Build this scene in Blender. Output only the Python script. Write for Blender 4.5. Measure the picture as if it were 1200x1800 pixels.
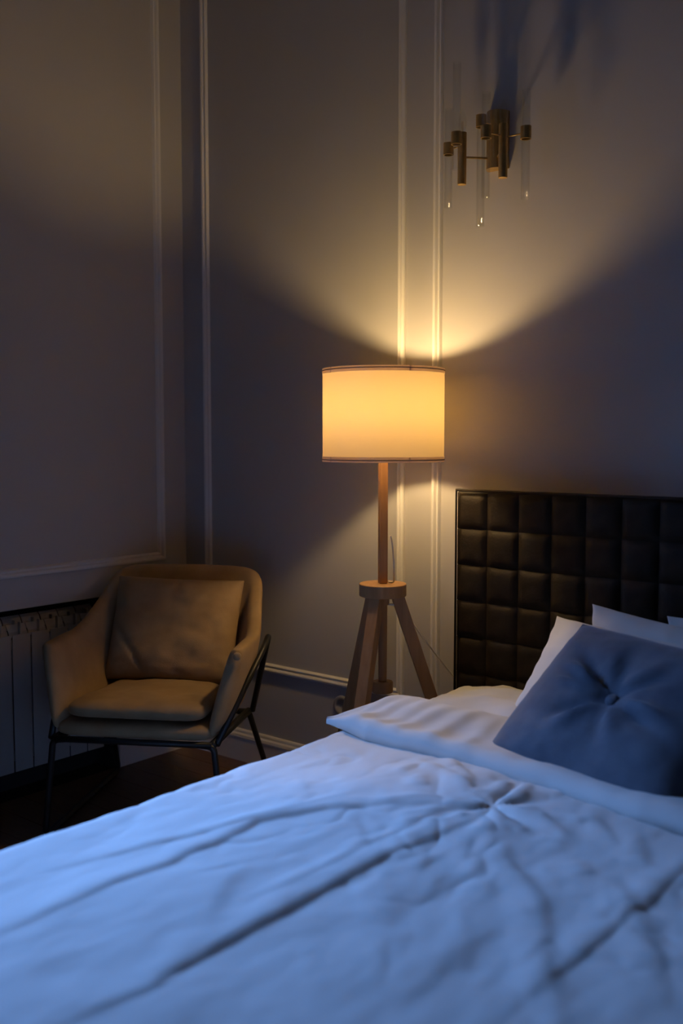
import bpy, bmesh, math, random
from mathutils import Vector, Matrix, noise
random.seed(7)
for o in list(bpy.data.objects): bpy.data.objects.remove(o, do_unlink=True)
SC = bpy.context.scene
COL = SC.collection
R = math.radians
FLOOR = -0.025

# ---------------------------------------------------------------- camera, sky, exposure
cam_d = bpy.data.cameras.new('camera'); cam = bpy.data.objects.new('camera', cam_d); COL.objects.link(cam)
cam.location = (3.147, -2.813, 1.28)
_p, _a = R(4.25), R(39.3)
_fw = Vector((-math.sin(_a) * math.cos(_p), math.cos(_a) * math.cos(_p), -math.sin(_p)))
cam.rotation_euler = _fw.to_track_quat('-Z', 'Y').to_euler()
cam_d.lens = 35.0; cam_d.sensor_width = 36.0; cam_d.clip_start = 0.02
cam_d.dof.use_dof = True; cam_d.dof.focus_distance = 3.2; cam_d.dof.aperture_fstop = 1.8
SC.camera = cam

SKY = 118.0          # brightness of the dusk sky seen through the window
BULB = 345.0        # brightness of the lamp's bulb
world = bpy.data.worlds.new('dusk_sky'); SC.world = world; world.use_nodes = True
bg = world.node_tree.nodes['Background']
bg.inputs['Color'].default_value = (0.20, 0.425, 1.0, 1); bg.inputs['Strength'].default_value = SKY

WY0, WY1, WZ0, WZ1 = -1.80, -1.27, 0.95, 2.52      # window opening in the left wall
WALL_T = 0.38
pd = bpy.data.lights.new('window_portal', 'AREA'); pd.shape = 'RECTANGLE'
pd.size = WZ1 - WZ0; pd.size_y = WY1 - WY0; pd.cycles.is_portal = True
po = bpy.data.objects.new('window_portal', pd); COL.objects.link(po)
po.location = (-WALL_T - 0.01, (WY0 + WY1) / 2, (WZ0 + WZ1) / 2)
po.rotation_euler = (0, R(-90), 0)

vs = SC.view_settings
vs.view_transform = 'Standard'; vs.look = 'None'; vs.exposure = 0.0; vs.gamma = 1.0; vs.use_curve_mapping = False
try:
    SC.cycles.max_bounces = 10; SC.cycles.diffuse_bounces = 6; SC.cycles.transparent_max_bounces = 24
    SC.cycles.sample_clamp_indirect = 4.0
except Exception: pass

# ---------------------------------------------------------------- materials
def mat(name, col, rough=0.6, metal=0.0, sheen=0.0, var=0.0, vscale=6.0, bump=0.0, bscale=200.0, spec=0.5, stretch=None, col2=None, sheen_tint=None):
    m = bpy.data.materials.new(name); m.use_nodes = True
    nt = m.node_tree; b = nt.nodes['Principled BSDF']
    b.inputs['Base Color'].default_value = (*col, 1); b.inputs['Roughness'].default_value = rough
    b.inputs['Metallic'].default_value = metal; b.inputs['Specular IOR Level'].default_value = spec
    if sheen:
        b.inputs['Sheen Weight'].default_value = sheen; b.inputs['Sheen Roughness'].default_value = 0.4
        b.inputs['Sheen Tint'].default_value = (*(sheen_tint or col), 1)
    tc = nt.nodes.new('ShaderNodeTexCoord'); mp = nt.nodes.new('ShaderNodeMapping')
    nt.links.new(tc.outputs['Object'], mp.inputs['Vector'])
    if stretch: mp.inputs['Scale'].default_value = stretch
    if var or col2:
        n = nt.nodes.new('ShaderNodeTexNoise'); n.inputs['Scale'].default_value = vscale; n.inputs['Detail'].default_value = 5
        nt.links.new(mp.outputs['Vector'], n.inputs['Vector'])
        r = nt.nodes.new('ShaderNodeValToRGB'); r.color_ramp.elements[0].position = 0.3; r.color_ramp.elements[1].position = 0.7
        c2 = col2 or tuple(c * (1 + var) for c in col); c1 = col if col2 else tuple(c * (1 - var) for c in col)
        r.color_ramp.elements[0].color = (*c1, 1); r.color_ramp.elements[1].color = (*c2, 1)
        nt.links.new(n.outputs['Fac'], r.inputs['Fac']); nt.links.new(r.outputs['Color'], b.inputs['Base Color'])
    if bump:
        n2 = nt.nodes.new('ShaderNodeTexNoise'); n2.inputs['Scale'].default_value = bscale; n2.inputs['Detail'].default_value = 3
        nt.links.new(mp.outputs['Vector'], n2.inputs['Vector'])
        bp = nt.nodes.new('ShaderNodeBump'); bp.inputs['Strength'].default_value = bump; bp.inputs['Distance'].default_value = 0.002
        nt.links.new(n2.outputs['Fac'], bp.inputs['Height']); nt.links.new(bp.outputs['Normal'], b.inputs['Normal'])
    return m

M = {}
M['wall'] = mat('painted_plaster', (0.455, 0.44, 0.445), 0.55, var=0.02, vscale=3, bump=0.12, bscale=350, spec=0.3)
M['trim'] = mat('white_gloss_trim', (0.74, 0.715, 0.70), 0.4, spec=0.4)
M['dark_wall'] = mat('dark_green_paint', (0.17, 0.18, 0.18), 0.7, var=0.03, bump=0.1, bscale=300)
M['ceiling'] = mat('ceiling_paint', (0.45, 0.43, 0.41), 0.8, bump=0.05)
M['floor_base'] = mat('subfloor', (0.02, 0.013, 0.009), 0.8)
M['plank'] = mat('stained_oak', (0.09, 0.044, 0.02), 0.42, col2=(0.15, 0.075, 0.034), vscale=9, stretch=(1, 14, 1), bump=0.15, bscale=60)
M['sheet'] = mat('white_cotton', (0.63, 0.62, 0.61), 0.85, bump=0.12, bscale=420, spec=0.2)
M['leather'] = mat('dark_brown_velvet', (0.008, 0.0053, 0.0036), 0.62, sheen=0.05, sheen_tint=(0.5, 0.38, 0.26), col2=(0.018, 0.0125, 0.0085), vscale=24, bump=0.35, bscale=160, spec=0.18)
M['blue_velvet'] = mat('slate_blue_velvet', (0.075, 0.088, 0.12), 0.8, sheen=0.6, sheen_tint=(0.6, 0.62, 0.7), col2=(0.125, 0.145, 0.185), vscale=9, bump=0.3, bscale=260, spec=0.15)
M['beige_velvet'] = mat('beige_velvet', (0.27, 0.18, 0.10), 0.8, sheen=0.2, sheen_tint=(0.8, 0.6, 0.42), col2=(0.36, 0.245, 0.14), vscale=10, bump=0.3, bscale=260, spec=0.15)
M['black_metal'] = mat('black_metal', (0.012, 0.012, 0.013), 0.42, metal=0.0, bump=0.05, spec=0.4)
M['radiator'] = mat('radiator_enamel', (0.44, 0.42, 0.40), 0.4, bump=0.03)
M['brass'] = mat('aged_brass', (0.50, 0.33, 0.125), 0.46, metal=0.85, var=0.15, vscale=30, bump=0.05)
M['wood'] = mat('pale_beech', (0.46, 0.26, 0.125), 0.5, col2=(0.36, 0.19, 0.085), vscale=7, stretch=(9, 9, 0.7), bump=0.1, bscale=60, spec=0.35)
M['shade_stitch'] = mat('shade_stitching', (0.30, 0.22, 0.22), 0.9)
M['cord'] = mat('cord_plastic', (0.72, 0.68, 0.64), 0.5)
M['socket'] = mat('socket_plastic', (0.26, 0.25, 0.25), 0.35)
M['dark'] = mat('dark_plastic', (0.03, 0.03, 0.03), 0.5)

def shade_mat(name, frac, c1, c2, dif):
    m = bpy.data.materials.new(name); m.use_nodes = True; nt = m.node_tree; nt.nodes.clear()
    out = nt.nodes.new('ShaderNodeOutputMaterial'); mix = nt.nodes.new('ShaderNodeMixShader'); mix.inputs[0].default_value = frac
    d = nt.nodes.new('ShaderNodeBsdfDiffuse'); t = nt.nodes.new('ShaderNodeBsdfTranslucent')
    tc = nt.nodes.new('ShaderNodeTexCoord'); mp = nt.nodes.new('ShaderNodeMapping'); mp.inputs['Scale'].default_value = (30, 30, 420)
    n = nt.nodes.new('ShaderNodeTexNoise'); n.inputs['Scale'].default_value = 1.0; n.inputs['Detail'].default_value = 3
    r = nt.nodes.new('ShaderNodeValToRGB')
    r.color_ramp.elements[0].position = 0.3; r.color_ramp.elements[1].position = 0.7
    r.color_ramp.elements[0].color = (*c1, 1); r.color_ramp.elements[1].color = (*c2, 1)
    nt.links.new(tc.outputs['Object'], mp.inputs['Vector']); nt.links.new(mp.outputs['Vector'], n.inputs['Vector'])
    nt.links.new(n.outputs['Fac'], r.inputs['Fac']); nt.links.new(r.outputs['Color'], t.inputs['Color'])
    d.inputs['Color'].default_value = (*dif, 1)
    nt.links.new(d.outputs[0], mix.inputs[1]); nt.links.new(t.outputs[0], mix.inputs[2]); nt.links.new(mix.outputs[0], out.inputs[0])
    return m
M['shade'] = shade_mat('linen_shade', 0.125, (0.76, 0.54, 0.255), (0.86, 0.615, 0.30), (0.68, 0.56, 0.40))
M['shade_trim'] = shade_mat('shade_binding', 0.6, (0.68, 0.60, 0.66), (0.74, 0.66, 0.72), (0.7, 0.6, 0.6))

def glass_mat(name, tint, lo, hi):
    m = bpy.data.materials.new(name); m.use_nodes = True; nt = m.node_tree; nt.nodes.clear()
    out = nt.nodes.new('ShaderNodeOutputMaterial'); mix = nt.nodes.new('ShaderNodeMixShader')
    t = nt.nodes.new('ShaderNodeBsdfTransparent'); t.inputs['Color'].default_value = (*tint, 1)
    g = nt.nodes.new('ShaderNodeBsdfGlossy'); g.inputs['Roughness'].default_value = 0.03
    lw = nt.nodes.new('ShaderNodeLayerWeight'); lw.inputs['Blend'].default_value = 0.25
    mr = nt.nodes.new('ShaderNodeMapRange'); mr.inputs['To Min'].default_value = lo; mr.inputs['To Max'].default_value = hi
    nt.links.new(lw.outputs['Facing'], mr.inputs['Value']); nt.links.new(mr.outputs['Result'], mix.inputs[0])
    nt.links.new(t.outputs[0], mix.inputs[1]); nt.links.new(g.outputs[0], mix.inputs[2]); nt.links.new(mix.outputs[0], out.inputs[0])
    return m
M['tube_glass'] = glass_mat('clear_tube_glass', (0.975, 0.98, 0.98), 0.008, 0.30)
M['pane_glass'] = glass_mat('window_glass', (0.97, 0.98, 0.98), 0.03, 0.3)
def emit(name, col, s):
    m = bpy.data.materials.new(name); m.use_nodes = True; nt = m.node_tree; nt.nodes.clear()
    out = nt.nodes.new('ShaderNodeOutputMaterial'); e = nt.nodes.new('ShaderNodeEmission')
    e.inputs[0].default_value = (*col, 1); e.inputs[1].default_value = s; nt.links.new(e.outputs[0], out.inputs[0]); return m
M['bulb'] = emit('glowing_bulb', (1.0, 0.68, 0.29), BULB)

# ---------------------------------------------------------------- mesh helpers
def link(name, me, m, parent=None, smooth=False):
    o = bpy.data.objects.new(name, me); COL.objects.link(o)
    if m is not None and not me.materials: me.materials.append(m)
    if parent: o.parent = parent
    if smooth:
        for p in me.polygons: p.use_smooth = True
    return o
def obj(name, bm, m, parent=None, smooth=False, normals=True):
    if normals: bmesh.ops.recalc_face_normals(bm, faces=bm.faces[:])
    me = bpy.data.meshes.new(name); bm.to_mesh(me); bm.free()
    return link(name, me, m, parent, smooth)
def tag(o, label=None, cat=None, group=None, kind=None):
    if label: o['label'] = label
    if cat: o['category'] = cat
    if group: o['group'] = group
    if kind: o['kind'] = kind
    return o
def empty(name, loc=(0, 0, 0), rz=0.0):
    o = bpy.data.objects.new(name, None); COL.objects.link(o); o.location = loc; o.rotation_euler = (0, 0, rz)
    o.empty_display_size = 0.05; return o
def struct(name, bm, m, label, parent=None, smooth=False):
    o = obj(name, bm, m, parent, smooth)
    if parent is None: tag(o, label, None, None, 'structure')
    return o
def box(bm, x0, x1, y0, y1, z0, z1, bev=0.0, seg=2):
    v = [bm.verts.new(p) for p in ((x0, y0, z0), (x1, y0, z0), (x1, y1, z0), (x0, y1, z0), (x0, y0, z1), (x1, y0, z1), (x1, y1, z1), (x0, y1, z1))]
    fs = [bm.faces.new([v[i] for i in q]) for q in ((0, 3, 2, 1), (4, 5, 6, 7), (0, 1, 5, 4), (1, 2, 6, 5), (2, 3, 7, 6), (3, 0, 4, 7))]
    if bev:
        es = list({e for f in fs for e in f.edges}); bmesh.ops.bevel(bm, geom=es, offset=bev, segments=seg, profile=0.5, affect='EDGES')
    return bm
def boxbm(*a, **k): return box(bmesh.new(), *a, **k)
def cyl(bm, a, b, r0, r1=None, n=20, cap=True):
    a, b = Vector(a), Vector(b); r1 = r0 if r1 is None else r1
    d = (b - a).normalized(); q = d.to_track_quat('Z', 'Y'); ex = q @ Vector((1, 0, 0)); ey = q @ Vector((0, 1, 0))
    rings = []
    for c, r in ((a, r0), (b, r1)):
        rings.append([bm.verts.new(c + ex * (r * math.cos(2 * math.pi * i / n)) + ey * (r * math.sin(2 * math.pi * i / n))) for i in range(n)])
    for i in range(n): bm.faces.new((rings[0][i], rings[0][(i + 1) % n], rings[1][(i + 1) % n], rings[1][i]))
    if cap: bm.faces.new(rings[0][::-1]); bm.faces.new(rings[1])
    return bm
def lathe(bm, c, prof, n=32, closed=False):
    c = Vector(c); rings = []
    for r, z in prof:
        rings.append([bm.verts.new(c + Vector((r * math.cos(2 * math.pi * i / n), r * math.sin(2 * math.pi * i / n), z))) for i in range(n)])
    k = len(rings)
    for j in range(k if closed else k - 1):
        p, q = rings[j], rings[(j + 1) % k]
        for i in range(n): bm.faces.new((p[i], p[(i + 1) % n], q[(i + 1) % n], q[i]))
    if not closed: bm.faces.new(rings[0][::-1]); bm.faces.new(rings[-1])
    return bm
def catmull(pts, sub=6):
    P = [Vector(p) for p in pts]; out = []
    for i in range(len(P) - 1):
        p0 = P[max(i - 1, 0)]; p1 = P[i]; p2 = P[i + 1]; p3 = P[min(i + 2, len(P) - 1)]
        for s in range(sub):
            t = s / sub
            out.append(0.5 * ((2 * p1) + (p2 - p0) * t + (2 * p0 - 5 * p1 + 4 * p2 - p3) * t * t + (3 * p1 - p0 - 3 * p2 + p3) * t ** 3))
    out.append(P[-1]); return out
def tube(bm, pts, r, n=10, sub=0):
    P = catmull(pts, sub) if sub else [Vector(p) for p in pts]
    rings = []; up = None
    for i, p in enumerate(P):
        d = (P[min(i + 1, len(P) - 1)] - P[max(i - 1, 0)]).normalized()
        if up is None:
            up = Vector((0, 0, 1)) if abs(d.z) < 0.9 else Vector((1, 0, 0))
        ex = (up - d * up.dot(d)).normalized(); ey = d.cross(ex); up = ex
        rings.append([bm.verts.new(p + ex * (r * math.cos(2 * math.pi * k / n)) + ey * (r * math.sin(2 * math.pi * k / n))) for k in range(n)])
    for a, b in zip(rings[:-1], rings[1:]):
        for k in range(n): bm.faces.new((a[k], a[(k + 1) % n], b[(k + 1) % n], b[k]))
    bm.faces.new(rings[0][::-1]); bm.faces.new(rings[-1]); return bm
def tubebm(*a, **k): return tube(bmesh.new(), *a, **k)
def round_path(pts, r, n=5):
    """polyline with its corners rounded"""
    P = [Vector(p) for p in pts]; out = [P[0]]
    for i in range(1, len(P) - 1):
        a = (P[i - 1] - P[i]); b = (P[i + 1] - P[i]); q = min(r, a.length * 0.45, b.length * 0.45)
        s, e = P[i] + a.normalized() * q, P[i] + b.normalized() * q
        for k in range(n + 1):
            t = k / n; out.append((1 - t) ** 2 * s + 2 * t * (1 - t) * P[i] + t * t * e)
    out.append(P[-1]); return out
def smoothstep(a, b, x):
    t = min(1, max(0, (x - a) / (b - a))); return t * t * (3 - 2 * t)
def interp(tab, x):
    if x <= tab[0][0]: return tab[0][1]
    for (x0, y0), (x1, y1) in zip(tab[:-1], tab[1:]):
        if x <= x1:
            t = (x - x0) / (x1 - x0); return y0 + (y1 - y0) * t
    return tab[-1][1]
def fbm(x, y, z=0.0, o=3):
    return noise.fractal(Vector((x, y, z)), 1.0, 2.0, o, noise_basis='PERLIN_ORIGINAL')
def gridmesh(name, rows, m, parent=None, closed_u=False):
    nv = len(rows[0]); vs = [p for r in rows for p in r]; fs = []
    for j in range(len(rows) - 1):
        for i in range(nv - 1 + (1 if closed_u else 0)):
            i2 = (i + 1) % nv
            fs.append((j * nv + i, j * nv + i2, (j + 1) * nv + i2, (j + 1) * nv + i))
    me = bpy.data.meshes.new(name); me.from_pydata(vs, [], fs); me.update()
    return link(name, me, m, parent, True)

# ---------------------------------------------------------------- the room
RX, RY, RZ = 6.2, -5.6, 3.45
fb = struct('floor', boxbm(-WALL_T, RX + 0.2, RY - 0.2, 0.2, FLOOR - 0.2, FLOOR - 0.012), M['floor_base'], 'dark brown wooden plank floor')
pm = None; PW, PL = 0.115, 1.35
ri = 0; y = -0.001
while y > RY:
    x = 0.001 - random.uniform(0, PL * 0.7); y1 = max(y - PW, RY)
    while x < RX:
        if pm is None:
            b = boxbm(-PL / 2 + 0.001, PL / 2 - 0.001, -PW / 2 + 0.0007, PW / 2 - 0.0007, -0.012, 0, bev=0.0015, seg=1)
            o = obj('plank', b, M['plank'], fb); pm = o.data
        else:
            o = link('plank', pm, None, fb)
        o.location = (x + PL / 2, (y + y1) / 2, FLOOR)
        lo, hi = max(x, 0.0), min(x + PL, RX)                 # cut boards end at the walls
        o.location.x = (lo + hi) / 2; o.scale.x = (hi - lo) / PL
        if y - y1 < PW: o.scale.y = (y - y1) / PW
        x += PL
    y -= PW
struct('ceiling', boxbm(-WALL_T, RX + 0.2, RY - 0.2, 0.2, RZ, RZ + 0.2), M['ceiling'], 'plain white ceiling')
struct('wall_back', boxbm(-WALL_T, RX + 0.2, 0, 0.2, FLOOR - 0.15, RZ), M['wall'], 'grey painted wall with moulded panels behind the bed')
struct('wall_right', boxbm(RX, RX + 0.2, RY, 0, FLOOR - 0.15, RZ), M['dark_wall'], 'plain dark painted side wall')
struct('wall_front', boxbm(-WALL_T, RX + 0.2, RY - 0.2, RY, FLOOR - 0.15, RZ), M['dark_wall'], 'plain dark painted wall facing the bed')
# left wall: one mesh with the radiator niche and the window opening left out
NY0, NY1, NZ1, ND = -1.19, -0.375, 0.665, 0.135
bm = bmesh.new()
ys = sorted([RY, WY0, WY1, NY0, NY1, 0.0]); zs = [FLOOR - 0.15, NZ1, WZ0, WZ1, RZ]
for y0, y1 in zip(ys[:-1], ys[1:]):
    for z0, z1 in zip(zs[:-1], zs[1:]):
        ym, zm = (y0 + y1) / 2, (z0 + z1) / 2
        if WY0 < ym < WY1 and WZ0 < zm < WZ1: continue
        box(bm, -WALL_T, -ND if NY0 < ym < NY1 and zm < NZ1 else 0, y0, y1, z0, z1)
bmesh.ops.remove_doubles(bm, verts=bm.verts[:], dist=1e-5)
struct('wall_left', bm, M['wall'], 'grey painted wall with a moulded panel above the radiator niche')

M['niche'] = mat('niche_shade', (0.035, 0.033, 0.032), 0.9, var=0.05)  # dark panels added to imitate the deep shade inside the niche
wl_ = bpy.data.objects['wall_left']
for nm, bb in (('niche_shade_panel', (-ND, -ND + 0.004, NY0, NY1, FLOOR - 0.03, NZ1)), ('niche_side_shade_panel', (-ND + 0.004, -0.004, NY0, NY0 + 0.004, FLOOR - 0.03, NZ1)), ('niche_side_shade_panel', (-ND + 0.004, -0.004, NY1 - 0.004, NY1, FLOOR - 0.03, NZ1))):
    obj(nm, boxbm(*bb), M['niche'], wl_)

# window (out of the picture, lights the room)
wf = bmesh.new(); fx0, fx1 = -0.34, -0.28; t = 0.045
box(wf, fx0, fx1, WY0, WY0 + t, WZ0, WZ1); box(wf, fx0, fx1, WY1 - t, WY1, WZ0, WZ1)
box(wf, fx0, fx1, WY0 + t, WY1 - t, WZ0, WZ0 + t); box(wf, fx0, fx1, WY0 + t, WY1 - t, WZ1 - t, WZ1)
yc = (WY0 + WY1) / 2; box(wf, fx0, fx1, yc - 0.02, yc + 0.02, WZ0 + t, WZ1 - t)
w1 = struct('window_1', wf, M['trim'], 'white framed two-pane window in the left wall')
for a, b_ in ((WY0 + t, yc - 0.02), (yc + 0.02, WY1 - t)):
    obj('window_pane', boxbm(-0.313, -0.309, a, b_, WZ0 + t, WZ1 - t), M['pane_glass'], w1)
obj('window_sill', boxbm(-0.28, 0.0, WY0, WY1, WZ0, WZ0 + 0.025, bev=0.004), M['trim'], w1)

# unseen curtains, added on both sides of the window to shape its light
M['added_curtain'] = mat('added_dark_curtain', (0.05, 0.045, 0.045), 0.9, sheen=0.1, bump=0.3, bscale=300)
def added_curtain(y0, y1, label):
    loop = []; n = 72
    for k in range(n + 1):
        q = k / n; x = 0.185 + 0.15 * math.sin(q * math.pi * 2 * 4.5 - math.pi / 2); loop.append((x, y0 + (y1 - y0) * q))
    rows = []
    for z in (FLOOR + 0.012, 0.6, 1.4, 2.2, 3.02): rows.append([(x + 0.008 * math.sin(z * 3 + y * 30), y, z) for x, y in loop])
    o = gridmesh('added_curtain', rows, M['added_curtain']); md = o.modifiers.new('thickness', 'SOLIDIFY'); md.thickness = 0.006
    return tag(o, label, 'added_curtain')
cr_ = obj('added_curtain_rail', cyl(bmesh.new(), (0.185, -2.25, 3.03), (0.185, -1.09, 3.03), 0.014, n=16), M['black_metal'], None, True)
for yy in (-2.2, -1.13): obj('bracket', boxbm(0.0, 0.185, yy - 0.006, yy + 0.006, 3.024, 3.036), M['black_metal'], cr_)
tag(cr_, 'black rail added above the window to carry the unseen drapes', 'curtain rail')
added_curtain(-1.255, -1.115, 'unseen dark drape added to keep window light off the armchair')
added_curtain(-2.22, -1.86, 'unseen dark drape added at the far window side to shape its light')

# unseen street and house, added outside the window to block low sky light
M['street'] = mat('asphalt', (0.05, 0.05, 0.052), 0.9, var=0.1)
M['facade'] = mat('grey_render', (0.10, 0.095, 0.09), 0.9, var=0.08, vscale=2)
struct('added_ground', boxbm(-30, -WALL_T - 0.3, -40, 36, -4.3, -4.0), M['street'], 'unseen street added below the window to block light from beneath')
struct('added_building', boxbm(-20, -9.0, -40, 36, -4.0, 5.0), M['facade'], 'unseen house added across the street to hide the low sky')

# panel mouldings: a double bead swept round a mitred rectangle
PROF = [(0, 0), (0.0, 0.010), (0.003, 0.0145), (0.008, 0.0165), (0.013, 0.015), (0.0165, 0.0095), (0.0185, 0.0055), (0.0205, 0.006), (0.023, 0.0105), (0.026, 0.0115), (0.0285, 0.0095), (0.031, 0.0045), (0.033, 0)]
def frame(name, a0, a1, z0, z1, place, label):
    bm = bmesh.new(); rings = []
    for sx, sz in ((0, 0), (1, 0), (1, 1), (0, 1)):
        ring = []
        for w, h in PROF:
            a = a0 + w if sx == 0 else a1 - w; z = z0 + w if sz == 0 else z1 - w
            ring.append(bm.verts.new(place(a, h, z)))
        rings.append(ring)
    for j in range(4):
        p, q = rings[j], rings[(j + 1) % 4]
        for i in range(len(PROF) - 1): bm.faces.new((p[i], p[i + 1], q[i + 1], q[i]))
    return struct(name, bm, M['trim'], label)
PB = lambda a, h, z: Vector((a, -h, z)); PLW = lambda a, h, z: Vector((h, a, z))
frame('trim_1', 0.126, 1.130, 0.362, 3.22, PB, 'white panel moulding on the back wall behind the armchair')
frame('trim_2', 1.246, 3.45, 0.362, 3.22, PB, 'white panel moulding on the back wall behind the headboard')
frame('trim_3', -1.03, -0.122, 0.782, 3.22, PLW, 'white panel moulding on the wall above the radiator')
BPROF = [(0.0, 0.104), (0.006, 0.104), (0.010, 0.099), (0.011, 0.090), (0.017, 0.084), (0.019, 0.074), (0.015, 0.068), (0.0155, 0.062), (0.0155, FLOOR), (0.0, FLOOR)]
def baseboard(name, a0, a1, place, label):
    bm = bmesh.new(); A = [bm.verts.new(place(a0, h, z)) for h, z in BPROF]; B = [bm.verts.new(place(a1, h, z)) for h, z in BPROF]
    for i in range(len(BPROF) - 1): bm.faces.new((A[i], A[i + 1], B[i + 1], B[i]))
    bm.faces.new(A[::-1]); bm.faces.new(B)
    return struct(name, bm, M['trim'], label)
baseboard('baseboard_back', 0.016, RX, PB, 'white moulded baseboard along the back wall')
baseboard('baseboard_left', NY1, -0.0, PLW, 'white moulded baseboard in the corner behind the armchair')
baseboard('baseboard_left', RY, NY0, PLW, 'white moulded baseboard below the window')

# ---------------------------------------------------------------- radiator in its niche
rad = empty('radiator', (-0.005, -0.79, FLOOR))
tag(rad, 'white sectional radiator in the wall niche left of the armchair', 'radiator')
W = 0.0795
def sheet_strip(bm, prof, y0, y1, th):
    """a bent plate: prof is (x, z) points, extruded from y0 to y1"""
    pts = [(x - th, z) for x, z in prof][::-1]; loop = prof + pts
    A = [bm.verts.new((x, y0, z)) for x, z in loop]; B = [bm.verts.new((x, y1, z)) for x, z in loop]
    n = len(loop)
    for i in range(n): bm.faces.new((A[i], B[i], B[(i + 1) % n], A[(i + 1) % n]))
    k = len(prof)
    for i in range(k - 1):
        bm.faces.new((A[i], A[i + 1], A[n - 2 - i], A[n - 1 - i])); bm.faces.new((B[i + 1], B[i], B[n - 1 - i], B[n - 2 - i]))
sec_mesh = None; parts_mesh = []
for i in range(9):
    yc = -0.3585 + W * (i - 4) - 0.0 + 0.3585
    sec = empty('section'); sec.parent = rad; sec.location = (0, yc, 0)
    if not parts_mesh:
        b = boxbm(-0.004, 0.0, -W / 2 + 0.0022, W / 2 - 0.0022, 0.095, 0.598, bev=0.0015, seg=1); parts_mesh.append(('front_panel', b))
        b = bmesh.new(); sheet_strip(b, [(-0.020, 0.585), (-0.024, 0.603), (-0.034, 0.618), (-0.040, 0.628)], -W / 2 + 0.0025, W / 2 - 0.0025, 0.003); parts_mesh.append(('deflector', b))
        b = bmesh.new(); sheet_strip(b, [(-0.055, 0.606), (-0.058, 0.630), (-0.066, 0.646), (-0.076, 0.654)], -W / 2 + 0.0025, W / 2 - 0.0025, 0.003); parts_mesh.append(('deflector', b))
        b = bmesh.new(); box(b, -0.085, -0.004, -0.0022, 0.0022, 0.115, 0.585); box(b, -0.02, -0.004, -0.0022, 0.0022, 0.585, 0.640); box(b, -0.058, -0.04, -0.0022, 0.0022, 0.585, 0.642); parts_mesh.append(('fin', b))
        for pz in (0.55, 0.14): parts_mesh.append(('header_pipe', cyl(bmesh.new(), (-0.05, -W / 2 + 0.001, pz), (-0.05, W / 2 - 0.001, pz), 0.019, n=14)))
        for q, (nm, b) in enumerate(parts_mesh):
            o = obj(nm, b, M['radiator'], sec); parts_mesh[q] = (nm, o.data)
    else:
        for nm, me in parts_mesh: link(nm, me, None, sec)
obj('wall_bracket', boxbm(-0.132, -0.084, -0.02, 0.02, 0.50, 0.54), M['radiator'], rad)

# ---------------------------------------------------------------- wall socket
so = empty('wall_socket', (0.852, 0, 0.288)); tag(so, 'round wall socket low on the wall behind the tripod lamp', 'socket')
b = bmesh.new(); lathe(b, (0, 0, 0), [(0.041, 0), (0.041, 0.006), (0.037, 0.010), (0.024, 0.010), (0.0235, 0.0045), (0.001, 0.0045)], 28)
bmesh.ops.rotate(b, verts=b.verts[:], matrix=Matrix.Rotation(R(90), 3, 'X')); pl_ = obj('cover_plate', b, M['socket'], so, True)
for s in (-1, 1): obj('contact_hole', cyl(bmesh.new(), (s * 0.0095, -0.0052, 0), (s * 0.0095, -0.0042, 0), 0.0026, n=10), M['dark'], so)

# ---------------------------------------------------------------- bed: base and tufted headboard
HX0, HX1, HF, HT = 1.408, 3.0805, -0.098, 1.112
bed = empty('bed', ((HX0 + HX1) / 2, -1.1, FLOOR)); tag(bed, 'double bed with a dark brown square-tufted headboard against the wall', 'bed')
def bedpart(name, bm, m, smooth=False):
    o = obj(name, bm, m, bed, smooth); o.matrix_parent_inverse = Matrix.Translation(-Vector(bed.location)); return o
hbp = bedpart('headboard', boxbm(HX0, HX1, HF, -0.018, FLOOR, HT, bev=0.006), M['leather'])
obj('top_piping', tubebm([(HX0 + 0.004, HF - 0.014, 0.3), (HX0 + 0.004, HF - 0.014, HT + 0.002), (HX1 - 0.004, HF - 0.014, HT + 0.002), (HX1 - 0.004, HF - 0.014, 0.3)], 0.0045, n=8), M['leather'], hbp, True)
TW, TH = 0.1115, 0.1165
def tile_mesh(seed):
    n = 10; rows = []
    for j in range(n + 1):
        r = []
        for i in range(n + 1):
            u, v = i / n * 2 - 1, j / n * 2 - 1
            h = 0.0125 * (max(0, 1 - abs(u) ** 3.2) * max(0, 1 - abs(v) ** 3.2)) ** 0.6
            h += 0.0022 * fbm(u * 1.8 + seed * 7, v * 1.8, seed) * (1 - max(abs(u), abs(v)) ** 4)
            r.append((u * (TW / 2 - 0.0008), -h, v * (TH / 2 - 0.0008)))
        rows.append(r)
    return rows
tiles = []
for s in range(5):
    rows = tile_mesh(s + 1); nv = len(rows[0]); me = bpy.data.meshes.new('tufted_tile')
    me.from_pydata([p for r in rows for p in r], [], [(j * nv + i, j * nv + i + 1, (j + 1) * nv + i + 1, (j + 1) * nv + i) for j in range(nv - 1) for i in range(nv - 1)])
    for p in me.polygons: p.use_smooth = True
    me.materials.append(M['leather']); tiles.append(me)
for j in range(8):
    for i in range(15):
        o = link('tufted_tile', random.choice(tiles), None, hbp); o.location = (HX0 + TW * (i + 0.5), HF - 0.0005, HT - 0.006 - TH * (j + 0.5))
bedpart('bed_base', boxbm(1.48, 3.01, -2.10, -0.125, 0.06, 0.235, bev=0.012), M['leather'])
for lx in (1.55, 2.94):
    for ly in (-2.02, -0.2): bedpart('leg', cyl(bmesh.new(), (lx, ly, FLOOR), (lx, ly, 0.062), 0.022, 0.028), M['dark'])
mt = obj('mattress', boxbm(1.475, 3.015, -2.10, -0.125, 0.236, 0.432, bev=0.035, seg=4), M['sheet'], None, True)
tag(mt, 'white sheeted mattress under the duvet', 'mattress')

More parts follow.
